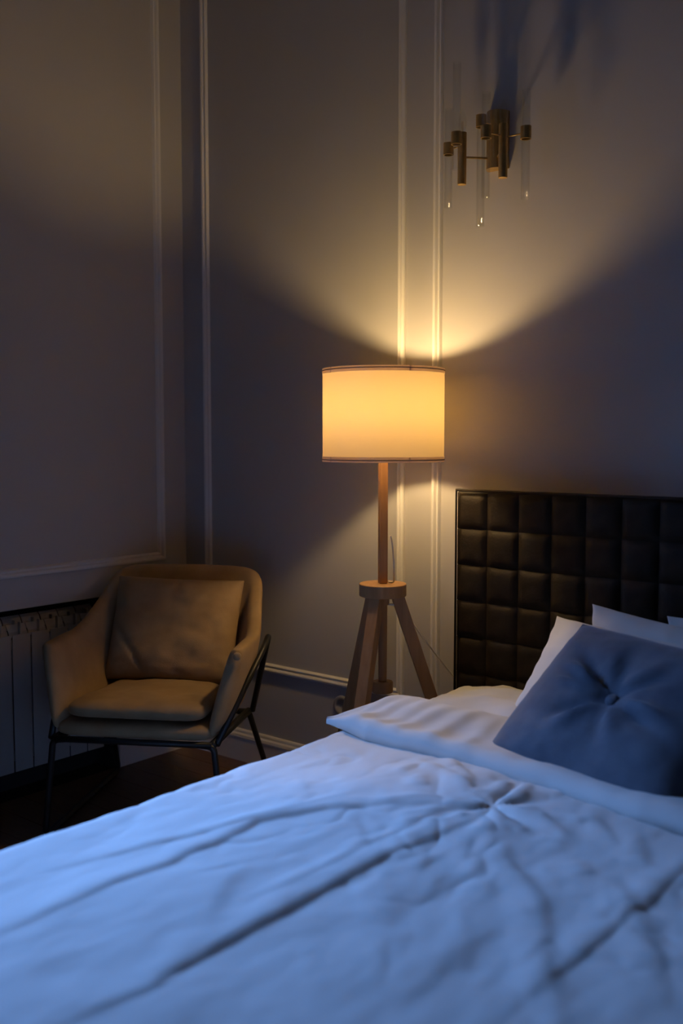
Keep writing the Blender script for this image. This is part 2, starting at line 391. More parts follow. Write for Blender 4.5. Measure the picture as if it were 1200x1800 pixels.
# ---------------------------------------------------------------- duvet with pressed creases and puckers
CREASES = [  # (points, height, width of lit side, width of shaded side)
 ([(1.752, -2.15), (1.751, -1.917), (1.747, -1.831), (1.738, -1.747), (1.746, -1.689), (1.749, -1.625), (1.739, -1.567), (1.746, -1.499), (1.741, -1.431), (1.732, -1.373), (1.761, -1.309), (1.81, -1.228), (1.895, -1.138), (2.017, -1.046), (2.063, -1.029)], 0.0115, 0.050, 0.012),
 ([(1.575, -1.783), (1.623, -1.645), (1.653, -1.557), (1.685, -1.495), (1.699, -1.446), (1.714, -1.388), (1.751, -1.297), (1.792, -1.157)], 0.0075, 0.04, 0.010),
 ([(2.03, -2.15), (2.05, -1.999), (2.065, -1.928), (2.055, -1.899), (2.055, -1.849), (2.051, -1.788), (2.052, -1.707), (2.055, -1.656), (2.052, -1.568), (2.052, -1.475), (2.055, -1.396), (2.059, -1.312), (2.071, -1.233), (2.085, -1.131), (2.085, -1.065)], 0.0135, 0.055, 0.012),
 ([(1.865, -1.546), (1.911, -1.642), (1.96, -1.721), (2.005, -1.781)], 0.008, 0.05, 0.028),
 ([(1.976, -1.67), (1.993, -1.561), (2.004, -1.416), (1.989, -1.346), (2.008, -1.242), (2.007, -1.108), (2.017, -1.025)], 0.0055, 0.025, 0.011),
 ([(2.114, -1.041), (2.161, -1.135), (2.234, -1.228), (2.305, -1.291), (2.365, -1.338), (2.415, -1.422), (2.458, -1.508), (2.493, -1.55), (2.545, -1.62), (2.6, -1.7)], 0.010, 0.04, 0.020),
 ([(2.193, -1.261), (2.253, -1.319), (2.287, -1.376)], 0.007, 0.035, 0.020),
 ([(2.502, -0.9), (2.502, -1.04), (2.504, -1.128), (2.511, -1.232), (2.498, -1.273), (2.502, -1.327), (2.501, -1.408), (2.497, -1.477), (2.492, -1.545), (2.49, -1.7)], 0.0085, 0.05, 0.009),
 ([(2.434, -1.185), (2.478, -1.245), (2.527, -1.306), (2.586, -1.393), (2.612, -1.433)], 0.007, 0.035, 0.02),
 ([(2.352, -1.449), (2.341, -1.55), (2.354, -1.683), (2.36, -1.759)], 0.007, 0.05, 0.026),
 ([(2.338, -1.158), (2.393, -1.19)], 0.006, 0.03, 0.018),
 ([(2.264, -0.918), (2.314, -0.973), (2.371, -1.033)], 0.006, 0.03, 0.016),
 ([(2.363, -0.933), (2.44, -1.075)], 0.006, 0.03, 0.018),
 ([(2.052, -1.018), (2.011, -1.008), (1.96, -1.05), (1.893, -1.131), (1.816, -1.168)], 0.006, 0.022, 0.012),
 ([(1.974, -0.916), (1.919, -0.863), (1.813, -0.79)], 0.008, 0.022, 0.012),
 ([(2.037, -0.97), (1.899, -0.895), (1.787, -0.851)], 0.008, 0.024, 0.014),
 ([(1.795, -0.949), (1.79, -0.864)], 0.008, 0.03, 0.014),
 ([(1.902, -0.998), (1.85, -0.945)], 0.009, 0.03, 0.014),
 ([(2.034, -0.852), (2.056, -0.954)], 0.011, 0.02, 0.014),
 ([(2.069, -0.824), (2.106, -0.943)], 0.010, 0.02, 0.014),
 ([(2.097, -0.993), (2.193, -0.996), (2.291, -1.064)], 0.006, 0.022, 0.014),
 ([(2.111, -1.435), (2.164, -1.503), (2.217, -1.584)], 0.006, 0.04, 0.03),
]
rng = random.Random(12)
for _ in range(75):                                                  # small wrinkles drawn towards the pucker
    a_ = rng.uniform(0, 2 * math.pi); r0 = 0.05 + 0.75 * rng.random() ** 1.6; L = rng.uniform(0.05, 0.2) * (0.5 + r0); sk = rng.uniform(-0.5, 0.5)
    cx, cy = 2.085 + r0 * math.cos(a_), -1.0 + r0 * math.sin(a_) * 1.25
    if not (1.5 < cx < 2.95 and -2.0 < cy < -0.82): continue
    dx, dy = math.cos(a_ + sk), math.sin(a_ + sk); bw = rng.uniform(-0.015, 0.015)
    CREASES.append(([(cx, cy), (cx + dx * L / 2 - dy * bw, cy + dy * L / 2 + dx * bw), (cx + dx * L, cy + dy * L)], rng.uniform(0.0015, 0.0042) * (1.3 - 0.6 * r0), rng.uniform(0.014, 0.03), rng.uniform(0.008, 0.015)))
def boxed(lst):
    out = []
    for pts, amp, wl, ws in lst:
        m = 2.6 * max(wl, ws); out.append((pts, amp, wl, ws, min(p[0] for p in pts) - m, max(p[0] for p in pts) + m, min(p[1] for p in pts) - m, max(p[1] for p in pts) + m))
    return out
CREASES = boxed(CREASES)
def crease_height(x, y, lst):
    """each crease is a ridge: gentle on its left (window) side, steep on its right side"""
    h = 0.0
    for pts, amp, wl, ws, bx0, bx1, by0, by1 in lst:
        if x < bx0 or x > bx1 or y < by0 or y > by1: continue
        best = 1e9; side = 0; tt = 0; n = len(pts) - 1
        for k in range(n):
            ax, ay = pts[k]; bx, by = pts[k + 1]; dx, dy = bx - ax, by - ay; L2 = dx * dx + dy * dy
            q = ((x - ax) * dx + (y - ay) * dy) / L2; qc = min(1, max(0, q)); ex, ey = x - ax - dx * qc, y - ay - dy * qc
            d2 = ex * ex + ey * ey
            if d2 < best: best = d2; side = (ex + 0.25 * -ey); tt = (k + qc) / n
        d = math.sqrt(best); w = ws if side > 0 else wl
        h += 0.72 * amp * math.exp(-(d / w) ** 2) * (0.2 + 0.8 * min(1, 4 * tt, 4 * (1 - tt)))
    return h
XE0, XE1, YE, ER = 1.463, 3.03, -2.10, 0.062
def top_z(x, y):
    e = min(x - XE0, XE1 - x); bulge = 0.018 * smoothstep(0, 0.45, e)
    z = 0.466 + bulge + crease_height(x, y, CREASES)
    z += 0.006 * fbm(x * 3.1, y * 2.3, 1.7) + 0.0035 * fbm(x * 9 + 3, y * 6, 4.2)
    z += 0.0014 * abs(fbm(x * 13, y * 8, 9.1)) - 0.0032 * max(0, 0.22 - abs(fbm(x * 5.5 + y * 2, y * 4.2 - x * 1.5, 5.5))) / 0.22 * smoothstep(-1.9, -1.2, y)
    d = math.hypot(x - 2.085, y + 1.0)                              # the gathered pucker
    ang = math.atan2(y + 1.0, x - 2.085)
    z += math.exp(-(d / 0.13) ** 2) * (0.0055 * (math.sin(5 * ang + 1.0) + 0.7 * math.sin(8 * ang + 2.3 + 6 * d)) * min(1, d / 0.04) - 0.004)
    return z
def bend(s, r):
    """arc then straight drop: returns (outward, down) for an overhang length s"""
    if s <= 0: return 0.0, 0.0
    if s < r * math.pi / 2: a = s / r; return r * math.sin(a), r * (1 - math.cos(a))
    return r, r + (s - r * math.pi / 2)
du = empty('duvet', (2.24, -1.3, 0.45)); tag(du, 'crumpled white duvet spread over the bed', 'duvet')
rows = []; NX, NY = 380, 320; OV = 0.36
for j in range(NY + 1):
    t = -0.50 - (1.60 + 0.30) * j / NY; row = []
    oy, dz_y = bend(YE - t, ER); y = t if t > YE else YE - oy
    for i in range(NX + 1):
        s = XE0 - OV + (XE1 - XE0 + 2 * OV) * i / NX
        if s < XE0: ox, dzx = bend(XE0 - s, ER); x = XE0 - ox; over = XE0 - s
        elif s > XE1: ox, dzx = bend(s - XE1, ER); x = XE1 + ox; over = s - XE1
        else: x = s; dzx = 0; over = 0
        z = top_z(min(max(x, XE0), XE1), max(y, YE)) - dzx - dz_y
        wob = smoothstep(0.03, 0.3, over)
        sx = -1 if s < XE0 else 1
        x += sx * (0.016 * wob * math.sin(y * 13 + 2 * math.sin(y * 5)) + 0.018 * wob + 0.006 * smoothstep(0, 0.1, over) * fbm(y * 5, 2, 3))
        if t < YE: y2 = y - 0.012 * smoothstep(0.03, 0.3, YE - t) * (1 + math.sin(x * 14))
        else: y2 = y
        row.append((x - 2.24, y2 + 1.3, max(z, 0.03 + 0.02 * math.sin(x * 9 + y * 7)) - 0.45))
    rows.append(row)
cover = gridmesh('cover', rows, M['sheet'], du)
m_ = cover.modifiers.new('thickness', 'SOLIDIFY'); m_.thickness = 0.012; m_.offset = -1

# turned-down edge of the duvet, a soft fold lying across the bed with its corner over the side
FRONT = [(1.372, -0.712), (1.40, -0.722), (1.479, -0.748), (1.56, -0.779), (1.68, -0.795), (1.9, -0.806), (2.12, -0.836), (2.35, -0.885), (3.11, -0.95)]
REAR = [(1.372, -0.705), (1.40, -0.665), (1.425, -0.60), (1.45, -0.52), (1.50, -0.478), (1.56, -0.468), (1.66, -0.488), (1.78, -0.475), (2.0, -0.43), (3.11, -0.42)]
FOLDS2 = [([(1.41, -0.72), (1.47, -0.64), (1.52, -0.52)], 0.0090, 0.03, 0.018), ([(1.49, -0.75), (1.53, -0.66), (1.56, -0.53)], 0.0120, 0.03, 0.02), ([(1.56, -0.79), (1.60, -0.68), (1.62, -0.52)], 0.0105, 0.03, 0.02), ([(1.64, -0.80), (1.66, -0.68), (1.70, -0.55)], 0.0120, 0.03, 0.02),
          ([(1.77, -0.80), (1.75, -0.68), (1.77, -0.55)], 0.0135, 0.034, 0.022), ([(1.86, -0.80), (1.85, -0.68), (1.83, -0.57)], 0.0105, 0.03, 0.02)]
FOLDS2 = boxed(FOLDS2)
rows = []; NA, NB = 190, 46
for i in range(NA + 1):
    q = i / NA; x = 1.372 + (3.11 - 1.372) * (q ** 1.35)
    yf, yr = interp(FRONT, x), interp(REAR, x); row = []
    full = smoothstep(1.372, 1.50, x) * 0.86 + 0.14; base = 0.482 + 0.008 * smoothstep(1.46, 1.8, x)
    T = 0.012 + 0.032 * full; hump = 0.020 * full * (1 - 0.8 * smoothstep(1.62, 1.95, x))
    for k in range(2 * NB):
        if k <= NB: b_ = k / NB; topside = True
        else: b_ = (2 * NB - k) / NB; topside = False
        yy = yf + (yr - yf) * b_
        env = min(1, (1 - (1 - min(1, b_ / 0.13)) ** 2)) ** 0.5 * min(1, (1 - (1 - min(1, (1 - b_) / 0.22)) ** 2)) ** 0.5
        if topside:
            z = base + env * (T * (1 - 0.25 * math.exp(-((b_ - 0.3) / 0.18) ** 2)) + hump * math.exp(-((b_ - 0.72) / 0.25) ** 2) + crease_height(x, yy, FOLDS2) + 0.006 * fbm(x * 7, yy * 7, 3.3))
        else: z = base - 0.004 * env
        row.append((x - 2.24, yy + 1.3, z - 0.45))
    rows.append(row)
gridmesh('turned_down_edge', rows, M['sheet'], du, closed_u=True)

# ---------------------------------------------------------------- pillows
def pillow_rows(w, h, th, n=44, pinch=0.035, wr=0.006, seed=0, dimple=None, folds=None, power=2.4):
    """closed pillow: top side then under side, corners drawn out; returns rows for both sides"""
    top, bot = [], []
    for j in range(n + 1):
        rt, rb = [], []
        for i in range(n + 1):
            u, v = math.sin((i / n * 2 - 1) * math.pi / 2), math.sin((j / n * 2 - 1) * math.pi / 2)
            x = u * w / 2 * (1 - pinch * (1 - v * v) * abs(u) ** 3 * 1.6); y = v * h / 2 * (1 - pinch * (1 - u * u) * abs(v) ** 3 * 1.6)
            e = (max(0, 1 - abs(u) ** power) * max(0, 1 - abs(v) ** power)) ** 0.5
            z = th / 2 * e
            k = e * (1 - 0.35 * e)
            f = wr * fbm(u * 2.6 + seed, v * 2.6 - seed, seed * 1.3) * 2 * k + wr * 0.6 * abs(fbm(u * 6 + seed, v * 6, seed)) * k
            edge = 0.15 * wr * math.sin(26 * u + seed) * abs(v) ** 6 + 0.15 * wr * math.sin(24 * v + seed) * abs(u) ** 6
            zt = z + f + edge
            if dimple: zt -= dimple(u, v)
            if folds: zt += folds(u, v) * min(1, 3 * e)
            rt.append((x, y, zt)); rb.append((x, y, -z * 0.85 + edge - 1e-5))
        top.append(rt); bot.append(rb)
    return top, bot
def pillow_mesh(name, *a, **k):
    t, b = pillow_rows(*a, **k); n = len(t); vs = [p for r in t for p in r] + [p for r in b for p in r]; N = n * n; fs = []
    for j in range(n - 1):
        for i in range(n - 1):
            q = (j * n + i, j * n + i + 1, (j + 1) * n + i + 1, (j + 1) * n + i); fs.append(q); fs.append(tuple(N + c for c in q[::-1]))
    me = bpy.data.meshes.new(name); me.from_pydata(vs, [], fs)
    bm = bmesh.new(); bm.from_mesh(me); bmesh.ops.remove_doubles(bm, verts=bm.verts[:], dist=4e-5); bm.to_mesh(me); bm.free()
    for p in me.polygons: p.use_smooth = True
    return me
def place(o, c, ex, ey):
    """put an object's x and y axes along ex and ey (ey made square to ex) at c"""
    ex = Vector(ex).normalized(); ey = Vector(ey); ey = (ey - ex * ey.dot(ex)).normalized(); ez = ex.cross(ey)
    m = Matrix((ex, ey, ez)).transposed().to_4x4(); m.translation = Vector(c); o.matrix_world = m; o.location = m.translation; o.rotation_euler = m.to_euler(); return o

pA = link('pillow', pillow_mesh('pillow', 0.68, 0.42, 0.115, seed=3, wr=0.012, pinch=0.03), M['sheet'])
place(pA, (2.128, -0.405, 0.592), (0.98, -0.19, -0.03), (0.02, 0.64, 0.77))
tag(pA, 'white pillow leaning directly behind the blue cushion', 'pillow', 'white pillows on the bed')
pB = link('pillow', pillow_mesh('pillow', 0.62, 0.40, 0.105, seed=8, wr=0.014, pinch=0.04), M['sheet'])
place(pB, (2.217, -0.226, 0.586), (0.985, -0.02, -0.085), (0.05, 0.12, 0.98))
tag(pB, 'white pillow propped against the headboard, its corner highest of all', 'pillow', 'white pillows on the bed')
pC = link('pillow', pillow_mesh('pillow', 0.66, 0.40, 0.085, seed=15, wr=0.012), M['sheet'])
place(pC, (2.46, -0.165, 0.600), (0.999, -0.01, 0.02), (0, 0.04, 0.99))
tag(pC, 'white pillow at the right edge, propped on the headboard behind another', 'pillow', 'white pillows on the bed')
pD = link('pillow', pillow_mesh('pillow', 0.62, 0.40, 0.10, seed=21, wr=0.012), M['sheet'])
place(pD, (1.79, -0.335, 0.493), (0.99, 0.03, 0.02), (-0.03, 0.99, 0.0))
tag(pD, 'white pillow lying flat by the headboard, warmly lit by the lamp', 'pillow', 'white pillows on the bed')

# blue cushion with a covered button
def radial(u, v):
    r = math.hypot(u, v); a = math.atan2(v, u)
    f = 0.0
    for a0, amp, wd in ((2.62, 0.016, 0.16), (3.05, 0.008, 0.12), (-0.25, 0.014, 0.15), (-2.2, 0.008, 0.16), (0.9, 0.006, 0.2), (-1.2, 0.006, 0.2), (1.8, 0.005, 0.2)):
        d = (a - a0 + math.pi) % (2 * math.pi) - math.pi
        f += 2.1 * amp * (math.exp(-((d - wd * 0.6) / wd) ** 2) - math.exp(-((d + wd * 0.6) / wd) ** 2)) * math.exp(-((r - 0.36) / 0.26) ** 2)
    return f
cu = empty('cushion'); CW, CH = 0.53, 0.455
place(cu, (2.187, -0.597, 0.624), (0.968, -0.235, -0.05), (0.07, 0.74, 0.60))
tag(cu, 'square blue-grey velvet cushion with a central button on the bed', 'cushion')
link('cushion_cover', pillow_mesh('cushion_cover', CW, CH, 0.165, n=60, seed=30, wr=0.004, pinch=0.02, dimple=lambda u, v: 0.028 * math.exp(-((u * u + v * v) / 0.022)) + 0.008 * math.exp(-((u * u + v * v) / 0.18)), folds=radial, power=3.0), M['blue_velvet'], cu)
bt = obj('button', lathe(bmesh.new(), (0, 0, 0.052), [(0.008, -0.014), (0.0155, -0.005), (0.0168, 0.001), (0.0145, 0.006), (0.009, 0.009), (0.001, 0.0105)], 24), M['blue_velvet'], cu, True)
ring = []
for k in range(120):
    a = 2 * math.pi * k / 120; c, s = math.cos(a), math.sin(a); q = 1 / max(abs(c), abs(s)); u, v = c * q, s * q
    ring.append(Vector((u * CW / 2 * (1 - 0.02 * (1 - v * v) * 1.6), v * CH / 2 * (1 - 0.02 * (1 - u * u) * 1.6), 0)))
ring.append(ring[0]); obj('piping', tubebm(ring, 0.0042, n=8), M['blue_velvet'], cu, True)

# ---------------------------------------------------------------- armchair
CHY = R(31.0)
ch = empty('armchair', (0.654, -0.822, FLOOR), CHY)
tag(ch, 'beige velvet armchair on a black tube frame in the corner', 'armchair')
D0 = -FLOOR
def pt(u, v, z): return Vector((u, v, z + D0))
HALF = [((-0.284, -0.004, 0.338), (-0.348, 0.075, 0.602)), ((-0.278, 0.20, 0.330), (-0.350, 0.22, 0.606)), ((-0.264, 0.36, 0.324), (-0.344, 0.36, 0.614)),
        ((-0.240, 0.45, 0.316), (-0.318, 0.50, 0.690)), ((-0.205, 0.500, 0.314), (-0.296, 0.60, 0.765)), ((-0.150, 0.522, 0.314), (-0.240, 0.652, 0.792)), ((-0.07, 0.53, 0.314), (-0.12, 0.672, 0.799)), ((0, 0.532, 0.314), (0, 0.676, 0.800))]
FULL = HALF + [((-b[0], b[1], b[2]), (-t[0], t[1], t[2])) for b, t in HALF[-2::-1]]
Bp = catmull([b for b, t in FULL], 5); Tp = catmull([t for b, t in FULL], 5)
rows = []; TK = 0.052; n = len(Bp)
for i in range(n):
    a, c = max(i - 1, 0), min(i + 1, n - 1)
    dv = (Tp[c] - Tp[a]); dv.z = 0; dv.normalize(); nT = Vector((dv.y, -dv.x, 0))   # inward
    db = (Bp[c] - Bp[a]); db.z = 0; db.normalize(); nB = Vector((db.y, -db.x, 0))
    endk = min(i, n - 1 - i)
    B, T = Bp[i], Tp[i]; row = []
    sec_ = [(0, 0, 0), (0.25, -0.004, 0), (0.5, -0.006, 0), (0.75, -0.005, 0), (0.93, 0.0, 0), (0.985, 0.006, 0), (1.0, 0.016, 0), (1.005, 0.026, 0), (1.0, 0.036, 0), (0.985, 0.046, 0), (0.93, 0.053, 0), (0.75, 0.057, 0), (0.5, 0.059, 0), (0.25, 0.057, 0), (0, 0.052, 0)]
    for f, off, _ in sec_:
        p = B.lerp(T, f) + nB.lerp(nT, f) * off
        if endk < 3: p = p + (B.lerp(T, f) + nB.lerp(nT, f) * 0.026 - p) * (0.62, 0.2, 0.05)[endk] * (0.6 if f > 0.9 else 1)
        row.append((p.x, p.y, p.z + D0))
    rows.append(row)
me = bpy.data.meshes.new('shell'); nv = len(rows[0]); fs = []
for j in range(n - 1):
    for i in range(nv): fs.append((j * nv + i, (j + 1) * nv + i, (j + 1) * nv + (i + 1) % nv, j * nv + (i + 1) % nv))
for j, rev in ((0, False), (n - 1, True)):
    ids = list(range(j * nv, j * nv + nv)); k = 0; l = nv - 1
    while l - k >= 1:
        q = (ids[k], ids[k + 1], ids[l - 1], ids[l]) if l - k > 2 else (ids[k], ids[k + 1], ids[l])
        fs.append(q[::-1] if rev else q); k += 1; l -= 1
        if l - k < 2: break
me.from_pydata([p for r in rows for p in r], [], fs)
bm = bmesh.new(); bm.from_mesh(me); bmesh.ops.recalc_face_normals(bm, faces=bm.faces[:]); bm.to_mesh(me); bm.free()
sh = link('upholstered_shell', me, M['beige_velvet'], ch, True)
ss = sh.modifiers.new('soften', 'SUBSURF'); ss.levels = 1; ss.render_levels = 1
def soft_box(name, parent, m, W0, W1, v0, v1, zf, zb, th, nu=30, nvv=30, crown=0.015, wr=0.003, seed=0, rad=0.02):
    """a seat pad: trapezoid in plan, sloping, with rounded edges and a crowned top"""
    top, bot = [], []
    for j in range(nvv + 1):
        rt, rb = [], []
        for i in range(nu + 1):
            u, v = math.sin((i / nu * 2 - 1) * math.pi / 2), math.sin((j / nvv * 2 - 1) * math.pi / 2); f = (v + 1) / 2
            hw = W0 + (W1 - W0) * f; y = v0 + (v1 - v0) * f; zc = zf + (zb - zf) * f
            corner = 1 - 0.10 * (abs(u) ** 6) * (abs(v) ** 6)
            e = (max(0, 1 - abs(u) ** 9) * max(0, 1 - abs(v) ** 9)) ** 0.45
            x = u * hw * corner; y = (v0 + v1) / 2 + (y - (v0 + v1) / 2) * corner
            zt = zc + th / 2 * e + crown * max(0, 1 - u * u) * max(0, 1 - v * v) + wr * fbm(u * 3 + seed, v * 3, seed) * e
            rt.append((x, y, zt + D0)); rb.append((x, y, zc - th / 2 * e + D0 - 1e-5))
        top.append(rt); bot.append(rb)
    vs = [p for r in top for p in r] + [p for r in bot for p in r]; N = (nu + 1) * (nvv + 1); fs = []
    for j in range(nvv):
        for i in range(nu):
            q = (j * (nu + 1) + i, j * (nu + 1) + i + 1, (j + 1) * (nu + 1) + i + 1, (j + 1) * (nu + 1) + i); fs.append(q); fs.append(tuple(N + c for c in q[::-1]))
    me = bpy.data.meshes.new(name); me.from_pydata(vs, [], fs)
    bm = bmesh.new(); bm.from_mesh(me); bmesh.ops.remove_doubles(bm, verts=bm.verts[:], dist=5e-5); bm.to_mesh(me); bm.free()
    return link(name, me, m, parent, True)
soft_box('seat_base', ch, M['beige_velvet'], 0.281, 0.225, -0.014, 0.505, 0.343, 0.332, 0.058, crown=0, seed=2)
soft_box('seat_cushion', ch, M['beige_velvet'], 0.243, 0.192, -0.006, 0.475, 0.404, 0.384, 0.058, crown=0.012, wr=0.006, seed=5)
bo = obj('arm_button', lathe(bmesh.new(), (0, 0, 0), [(0.012, -0.006), (0.0135, 0.0), (0.011, 0.004), (0.004, 0.006), (0.001, 0.006)], 20), M['beige_velvet'], ch, True)
bo.location = pt(0.331, 0.058, 0.586); bo.rotation_euler = (R(70), 0, R(8))
TR = 0.0105
for s in (-1, 1):
    fc, rc = pt(s * 0.225, 0.0, 0.310), pt(s * 0.225, 0.475, 0.289)
    obj('leg_frame', tubebm(round_path([fc, pt(s * 0.268, 0.0, 0.306), pt(s * 0.300, -0.004, FLOOR + TR + 0.001), pt(s * 0.302, 0.655, FLOOR + TR + 0.001), pt(s * 0.266, 0.478, 0.286), rc], 0.035), TR, n=12), M['black_metal'], ch, True)
    obj('side_rail', tubebm([pt(s * 0.262, -0.002, 0.311), pt(s * 0.262, 0.485, 0.289)], 0.0135, n=12), M['black_metal'], ch, True)
    obj('arm_support', tubebm(round_path([pt(s * 0.276, 0.006, 0.312), pt(s * 0.360, 0.335, 0.566), pt(s * 0.355, 0.42, 0.590), pt(s * 0.276, 0.487, 0.290)], 0.04), TR, n=12), M['black_metal'], ch, True)
obj('front_rail', tubebm([pt(-0.262, -0.002, 0.311), pt(0.262, -0.002, 0.311)], TR, n=12), M['black_metal'], ch, True)
obj('rear_rail', tubebm([pt(-0.262, 0.48, 0.289), pt(0.262, 0.48, 0.289)], TR, n=12), M['black_metal'], ch, True)

# loose back cushion on the armchair
def creases_c(u, v):
    g = lambda x, w: math.exp(-(x / w) ** 2)
    f = -0.012 * g(u - 0.05 + 0.25 * (1 - v), 0.05) * smoothstep(0.3, 0.95, v)
    f += 0.010 * g(u - 0.05 - 0.35 * (1 - v), 0.06) * smoothstep(0.4, 0.95, v)
    t = (u + 0.9) / 0.6
    f += -0.014 * g(v - (-0.05 - 0.85 * max(0, t) ** 1.2), 0.07) * smoothstep(-0.97, -0.8, u) * (1 - smoothstep(-0.45, -0.25, u))
    return f
ccw = Matrix.Translation(ch.location) @ Matrix.Rotation(CHY, 4, 'Z')
cc = link('cushion', pillow_mesh('cushion', 0.475, 0.385, 0.14, n=54, seed=41, wr=0.007, pinch=0.02, folds=creases_c, power=3.2), M['beige_velvet'])
c0 = ccw @ pt(-0.002, 0.452, 0.588); rot = Matrix.Rotation(CHY, 3, 'Z')
place(cc, c0, rot @ Vector((1, 0, -0.02)), rot @ Vector((0, 0.40, 0.92)))
tag(cc, 'beige velvet loose cushion leaning on the back of the armchair', 'cushion')

# ---------------------------------------------------------------- tripod floor lamp
LX, LY = 1.25, -0.287
la = empty('floor_lamp', (LX, LY, FLOOR)); tag(la, 'lit wooden tripod floor lamp with a drum shade beside the bed', 'floor lamp')
lz = lambda z: z - FLOOR
S0, S1, SR = lz(1.206), lz(1.496), 0.1915
b = bmesh.new(); lathe(b, (0, 0, 0), [(SR, S0 + (S1 - S0) * k / 6) for k in range(7)], 96)
bmesh.ops.delete(b, geom=[f for f in b.faces if len(f.verts) > 4], context='FACES')          # an open drum of single-layer linen
shd = obj('lamp_shade', b, M['shade'], la, True)
for z, d_ in ((S0, 1), (S1, -1)):
    b = bmesh.new(); lathe(b, (0, 0, 0), [(SR + 0.0012, z), (SR + 0.0012, z + d_ * 0.008), (SR + 0.0012, z + d_ * 0.0165)], 96)
    bmesh.ops.delete(b, geom=[f for f in b.faces if len(f.verts) > 4], context='FACES'); tp = obj('binding_tape', b, M['shade_trim'], shd, True)
    b = bmesh.new(); lathe(b, (0, 0, z + d_ * 0.0065), [(SR + 0.001, -0.0016), (SR + 0.0026, -0.0012), (SR + 0.0026, 0.0012), (SR + 0.001, 0.0016)], 96, closed=True); obj('stitch_line', b, M['shade_stitch'], tp, True)
    for a_ in (-140.7 + 31, -140.7 + 112): # small overlaps of the tape
        b = bmesh.new(); ca, sa = math.cos(R(a_)), math.sin(R(a_)); box(b, SR + 0.0012, SR + 0.0022, -0.003, 0.003, min(z, z + d_ * 0.0165), max(z, z + d_ * 0.0165))
        bmesh.ops.rotate(b, verts=b.verts[:], matrix=Matrix.Rotation(R(a_), 3, 'Z')); obj('tape_joint', b, M['shade_trim'], tp)
b = bmesh.new()
for k in range(3):
    a = R(120 * k + 20); cyl(b, (0.02 * math.cos(a), 0.02 * math.sin(a), lz(1.29)), ((SR - 0.002) * math.cos(a), (SR - 0.002) * math.sin(a), S0 + 0.012), 0.0016, n=8)
lathe(b, (0, 0, lz(1.29)), [(0.018, -0.002), (0.022, -0.002), (0.022, 0.002), (0.018, 0.002)], 24, closed=True)
obj('shade_carrier', b, M['black_metal'], la)
obj('bulb_holder', lathe(bmesh.new(), (0, 0, 0), [(0.017, lz(1.255)), (0.018, lz(1.262)), (0.018, lz(1.305)), (0.014, lz(1.312))], 24), M['cord'], la, True)
obj('bulb_housing', lathe(bmesh.new(), (0, 0, lz(1.310)), [(0.012, 0), (0.0135, 0.012), (0.017, 0.020), (0.0225, 0.0300), (0.0215, 0.0300), (0.001, 0.0290)], 24), M['cord'], la, True)
obj('light_bulb', lathe(bmesh.new(), (0, 0, lz(1.3405)), [(0.0215, 0), (0.030, 0.007), (0.0355, 0.016), (0.0375, 0.026), (0.0365, 0.036), (0.032, 0.047), (0.024, 0.056), (0.012, 0.062), (0.001, 0.0635)], 20), M['bulb'], la, True)
def beam(a, b_, w, d, ang, w1=None):
    """a straight timber from a to b: width w across, depth d along the horizontal direction ang"""
    a, b_ = Vector(a), Vector(b_); o_ = Vector((math.cos(ang), math.sin(ang), 0)); t_ = Vector((-math.sin(ang), math.cos(ang), 0)); w1 = w1 or w
    bm = bmesh.new(); vs = []
    for c, ww in ((a, w), (b_, w1)):
        vs += [bm.verts.new(c + t_ * (sx * ww / 2) + o_ * (sy * d / 2)) for sx, sy in ((-1, -1), (1, -1), (1, 1), (-1, 1))]
    for q in ((3, 2, 1, 0), (4, 5, 6, 7), (0, 1, 5, 4), (1, 2, 6, 5), (2, 3, 7, 6), (3, 0, 4, 7)): bm.faces.new([vs[i] for i in q])
    bmesh.ops.bevel(bm, geom=bm.edges[:], offset=0.0025, segments=2, profile=0.5, affect='EDGES'); return bm
obj('pole', beam((0, 0, lz(0.818)), (0, 0, lz(1.258)), 0.0265, 0.0265, R(39 + 12)), M['wood'], la)
obj('top_disc', lathe(bmesh.new(), (0, 0, 0), [(0.074, lz(0.777)), (0.0755, lz(0.779)), (0.0755, lz(0.815)), (0.0735, lz(0.817)), (0.001, lz(0.817))], 48), M['wood'], la)
obj('collar', lathe(bmesh.new(), (0, 0, 0), [(0.019, lz(0.748)), (0.021, lz(0.751)), (0.021, lz(0.7775)), (0.001, lz(0.7775))], 28), M['wood'], la)
obj('lower_rod', cyl(bmesh.new(), (0, 0, lz(0.498)), (0, 0, lz(0.7485)), 0.0135, 0.0150, n=24), M['wood'], la, False)
obj('rod_knob', lathe(bmesh.new(), (0, 0, 0), [(0.032, lz(0.464)), (0.034, lz(0.467)), (0.034, lz(0.496)), (0.032, lz(0.499)), (0.001, lz(0.499))], 32), M['wood'], la)
for a in (R(43), R(163), R(283)):
    top = Vector((0.046 * math.cos(a), 0.046 * math.sin(a), lz(0.779))); ft = Vector((0.315 * math.cos(a), 0.315 * math.sin(a), 0.002))
    obj('leg', beam(ft, top, 0.037, 0.042, a), M['wood'], la)
cd = [(0.018, 0.016, lz(0.97)), (0.022, 0.021, lz(0.94)), (0.026, 0.024, lz(0.88)), (0.026, 0.024, lz(0.83)), (0.022, 0.022, lz(0.8205)), (0.005, 0.026, lz(0.8195))]
obj('power_cord', tubebm(cd, 0.0029, n=8, sub=6), M['cord'], la, True)
cd2 = [(0.024, 0.0, lz(0.752)), (0.045, 0.045, lz(0.735)), (0.075, 0.09, lz(0.66)), (0.105, 0.15, lz(0.575)), (0.14, 0.20, lz(0.50)), (0.20, 0.240, lz(0.40)), (0.26, 0.279, lz(0.30))]
obj('power_cord', tubebm(cd2, 0.0029, n=8, sub=6), M['cord'], la, True)

